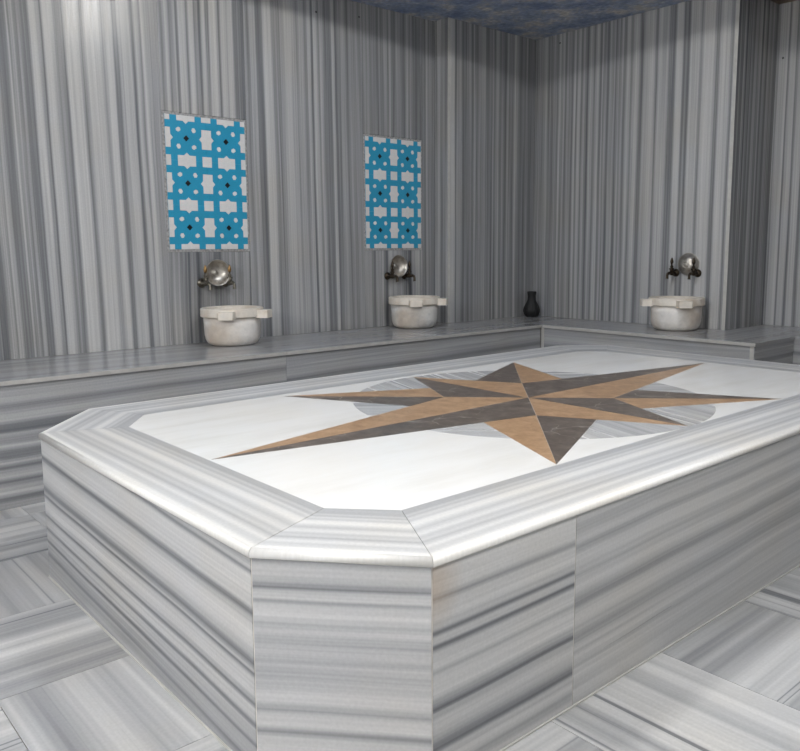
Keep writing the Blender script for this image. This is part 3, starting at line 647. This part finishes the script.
# ---------------------------------------------------------------- taps and hanging bowls
TAPS = {}
def tap(loc, rz, mat, fin, label):
    if 'flange' not in TAPS:
        TAPS['flange'] = lathe('flange', [(0, 0.0), (0.020, 0.0), (0.022, 0.003), (0.021, 0.007), (0.015, 0.010), (0.013, 0.014), (0, 0.014)], 20, 'X')
        TAPS['barrel'] = lathe('barrel', [(0, 0.012), (0.009, 0.012), (0.009, 0.026), (0.012, 0.030), (0.012, 0.034), (0.010, 0.036), (0.013, 0.042), (0.013, 0.054), (0.010, 0.058), (0.008, 0.062), (0.008, 0.072), (0, 0.074)], 16, 'X')
        TAPS['spout'] = tube('spout', [(0.066, 0, 0.0), (0.078, 0, 0.001), (0.087, 0, -0.004), (0.091, 0, -0.013), (0.091, 0, -0.026), (0.092, 0, -0.030)], [0.0075, 0.0075, 0.0072, 0.007, 0.0068, 0.009])
        TAPS['stem'] = lathe('stem', [(0, 0.010), (0.009, 0.010), (0.010, 0.016), (0.0065, 0.020), (0.0065, 0.030), (0.009, 0.033), (0.009, 0.037), (0.005, 0.040), (0.0045, 0.050), (0, 0.050)], 14)
        TAPS['finial'] = lathe('finial', [(0, 0.048), (0.0055, 0.049), (0.0085, 0.056), (0.009, 0.063), (0.007, 0.072), (0.004, 0.080), (0, 0.086)], 14)
        TAPS['lever'] = tube('lever', [(0, -0.013, 0.022), (0, 0, 0.024), (0, 0.013, 0.022)], [0.0045, 0.004, 0.0045], 8)
    e = tag(empty('wall_tap', loc, rz), label, 'tap', 'pairs of ornate wall taps above the basins')
    for k in ('flange', 'barrel', 'spout'): obj(k, TAPS[k].copy(), M[mat], e)
    st = obj('stem', TAPS['stem'].copy(), M[mat], e, (0.048, 0, 0))
    obj('finial', TAPS['finial'].copy(), M[fin], st); obj('lever', TAPS['lever'].copy(), M[mat], st)
def metal_bowl(loc, rz, tilt, yaw, inside, label):
    # shallow bowl with a central boss; it shows its inside, or its outside with the rim to the wall (local X outwards)
    k = 0.97
    prof = [(0.0, 0.0405), (0.010, 0.040), (0.0125, 0.0375), (0.0135, 0.039), (0.016, 0.0405), (0.020, 0.040), (0.034, 0.036), (0.046, 0.028), (0.055, 0.016), (0.060, 0.004), (0.0635, 0.0), (0.0645, 0.0015),
            (0.0625, 0.0008), (0.0585, 0.004), (0.0535, 0.015), (0.045, 0.0265), (0.033, 0.0345), (0.018, 0.0385), (0.0155, 0.0380), (0.0135, 0.0330), (0.009, 0.0300), (0, 0.0290)]
    prof = [(r*k, h) for r, h in prof]
    e = tag(empty('metal_bowl', loc, rz), label, 'bowl', 'metal wash bowls hung between the taps')
    if inside: prof = [(r, 0.0445-h) for r, h in prof]
    obj('bowl_shell', lathe('bowl_shell', prof, 40, 'X'), M['steel'], e, (0.003, 0, 0), rot=(0, tilt, yaw))
    hb = 0.0402 if not inside else 0.0445-0.0375
    ring = [(0.0155+0.0022*math.cos(2*math.pi*q/10), hb+0.0022*math.sin(2*math.pi*q/10)) for q in range(11)]
    obj('boss_ring', lathe('boss_ring', ring, 28, 'X'), M['steel'], e, (0.003, 0, 0), rot=(0, tilt, yaw))
for (y, lab) in ((-2.2805, 'brass-topped wall tap over the cream basin, on the side away from the vase'), (-2.155, 'brass-topped wall tap over the cream basin, on the side towards the vase')):
    tap((XL, y, 0.733), 0.0, 'aged', 'brass', lab)
for (y, lab) in ((-1.141, 'black wall tap over the grey-flecked basin, on the side away from the vase'), (-1.014, 'black wall tap over the grey-flecked basin, on the side towards the vase')):
    tap((XL, y, 0.735), 0.0, 'bronze', 'bronze', lab)
for (x, lab) in ((1.024, 'dark bronze wall tap by the alcove, side towards the black vase'), (1.154, 'dark bronze wall tap by the alcove, side towards the alcove')):
    tap((x, 0.0, 0.747), R(-90), 'bronze', 'bronze', lab)
metal_bowl((XL, -2.211, 0.778), 0.0, R(-3), R(-4), True, 'round tinned metal bowl hung between the brass-topped taps')
metal_bowl((XL, -1.089, 0.789), 0.0, R(-3), R(0), True, 'round tinned metal bowl hung over the grey-flecked basin')
metal_bowl((1.100, 0.0, 0.794), R(-90), R(3), R(4), False, 'round tinned metal bowl hung by the alcove')

# ---------------------------------------------------------------- black vase in the corner
def vase(loc):
    e = tag(empty('black_vase', loc), 'small black bulbous vase standing in the bench corner', 'vase')
    prof = [(0, 0.0), (0.034, 0.0), (0.037, 0.002), (0.046, 0.016), (0.0515, 0.034), (0.052, 0.046), (0.048, 0.062), (0.039, 0.082), (0.031, 0.096), (0.027, 0.108), (0.0255, 0.122), (0.0255, 0.136)]
    n = 56; v, f = [], []
    for r, h in prof[1:]:
        for i in range(n):
            a = 2*math.pi*i/n; k = 1+0.035*math.cos(14*a)*max(0, min(1, (0.105-h)/0.03))*(1 if h > 0.001 else 0.5)
            v.append((r*k*math.cos(a), r*k*math.sin(a), h))
    m_ = len(prof)-1
    for j in range(m_-1):
        for i in range(n): f.append((j*n+i, j*n+(i+1) % n, (j+1)*n+(i+1) % n, (j+1)*n+i))
    f.append(tuple(range(n-1, -1, -1)))
    obj('vase_body', mesh('vase_body', v, f, smooth=True), M['black_ceramic'], e)
    lip = [(0.0255, 0.134), (0.027, 0.142), (0.0285, 0.152), (0.029, 0.158), (0.028, 0.161), (0.0265, 0.158), (0.024, 0.145), (0.0225, 0.125), (0.022, 0.10), (0.0, 0.095)]
    obj('vase_neck', lathe('vase_neck', lip, 40), M['black_ceramic'], e)
vase((0.062, -0.080, ZB))

# ---------------------------------------------------------------- lamps
def dome_lamp():
    e = tag(empty('pendant_lamp', (DOME_C[0], DOME_C[1], 2.43)), 'white globe lamp hanging inside the round ceiling dome', 'lamp')
    rad = 0.048
    gl = lathe('globe', [(0, -rad)]+[(rad*math.cos(a), rad*math.sin(a)) for a in [R(x) for x in range(-80, 90, 10)]]+[(0, rad)], 32)
    obj('globe', gl, emission('globe_glow', (1.0, 0.995, 0.975), DOME_W), e)
    obj('stem', lathe('lamp_stem', [(0.012, rad-0.01), (0.012, 0.42)], 12), M['steel'], e)
dome_lamp()
def downlight(x, y, w, label, size=0.16):  # out-of-view fill lamp, added to brighten the platform sides and floor
    e = tag(empty('fill_ceiling_downlight', (x, y, ZC)), label, 'lamp', 'fill lights added in the ceiling')
    obj('ring', lathe('ring', [(size/2, 0.0), (size/2+0.02, 0.0), (size/2+0.02, -0.006), (size/2, -0.008), (size/2, 0.0)], 32), M['steel'], e)
    obj('diffuser', lathe('diffuser', [(0, -0.002), (size/2, -0.002), (size/2, 0.0)], 32), M['tile_white'], e)
    l = bpy.data.lights.new('fill_downlight_bulb', 'AREA'); l.shape = 'DISK'; l.size = size; l.energy = w; l.color = (1.0, 0.99, 0.965)
    lo = bpy.data.objects.new('fill_downlight_bulb', l); lo.location = (0, 0, -0.012); link(lo, e)
for x, y, lb in ((3.45, -2.6, 'round steel-ringed ceiling downlight added for fill, nearest the alcove'), (3.3, -3.9, 'round steel-ringed ceiling downlight added for fill, between the other two'), (1.9, -4.4, 'round steel-ringed ceiling downlight added for fill, nearest the long bench')):
    downlight(x, y, FILL_SPOT_W, lb)

def fill_sconce(loc, rz, label):  # fill lamp added on an unseen wall to lift walls and platform sides
    """globe on a short arm; local +X points away from the wall"""
    e = tag(empty('fill_wall_lamp', loc, rz), label, 'lamp', 'added globe fill lamps')
    obj('back_plate', lathe('back_plate', [(0, 0), (0.06, 0), (0.06, 0.008), (0.05, 0.014), (0, 0.014)], 28, 'X'), M['brass'], e)
    obj('arm', tube('arm', [(0.01, 0, 0), (0.06, 0, -0.01), (0.10, 0, -0.03), (0.12, 0, -0.05)], 0.009), M['brass'], e)
    rad = 0.09
    g = lathe('globe', [(0, -rad)]+[(rad*math.cos(a), rad*math.sin(a)) for a in [R(x) for x in range(-80, 90, 10)]]+[(0, rad)], 32)
    obj('globe', g, FILL_GLOW, e, (0.14, 0, 0.03))
FILL_GLOW = emission('fill_sconce_glow', (1.0, 0.99, 0.965), FILL_SCONCE_W)
fill_sconce((2.4, YMIN, 1.75), R(90), 'white globe wall lamp on a brass arm, added for fill on the wall facing the alcove')
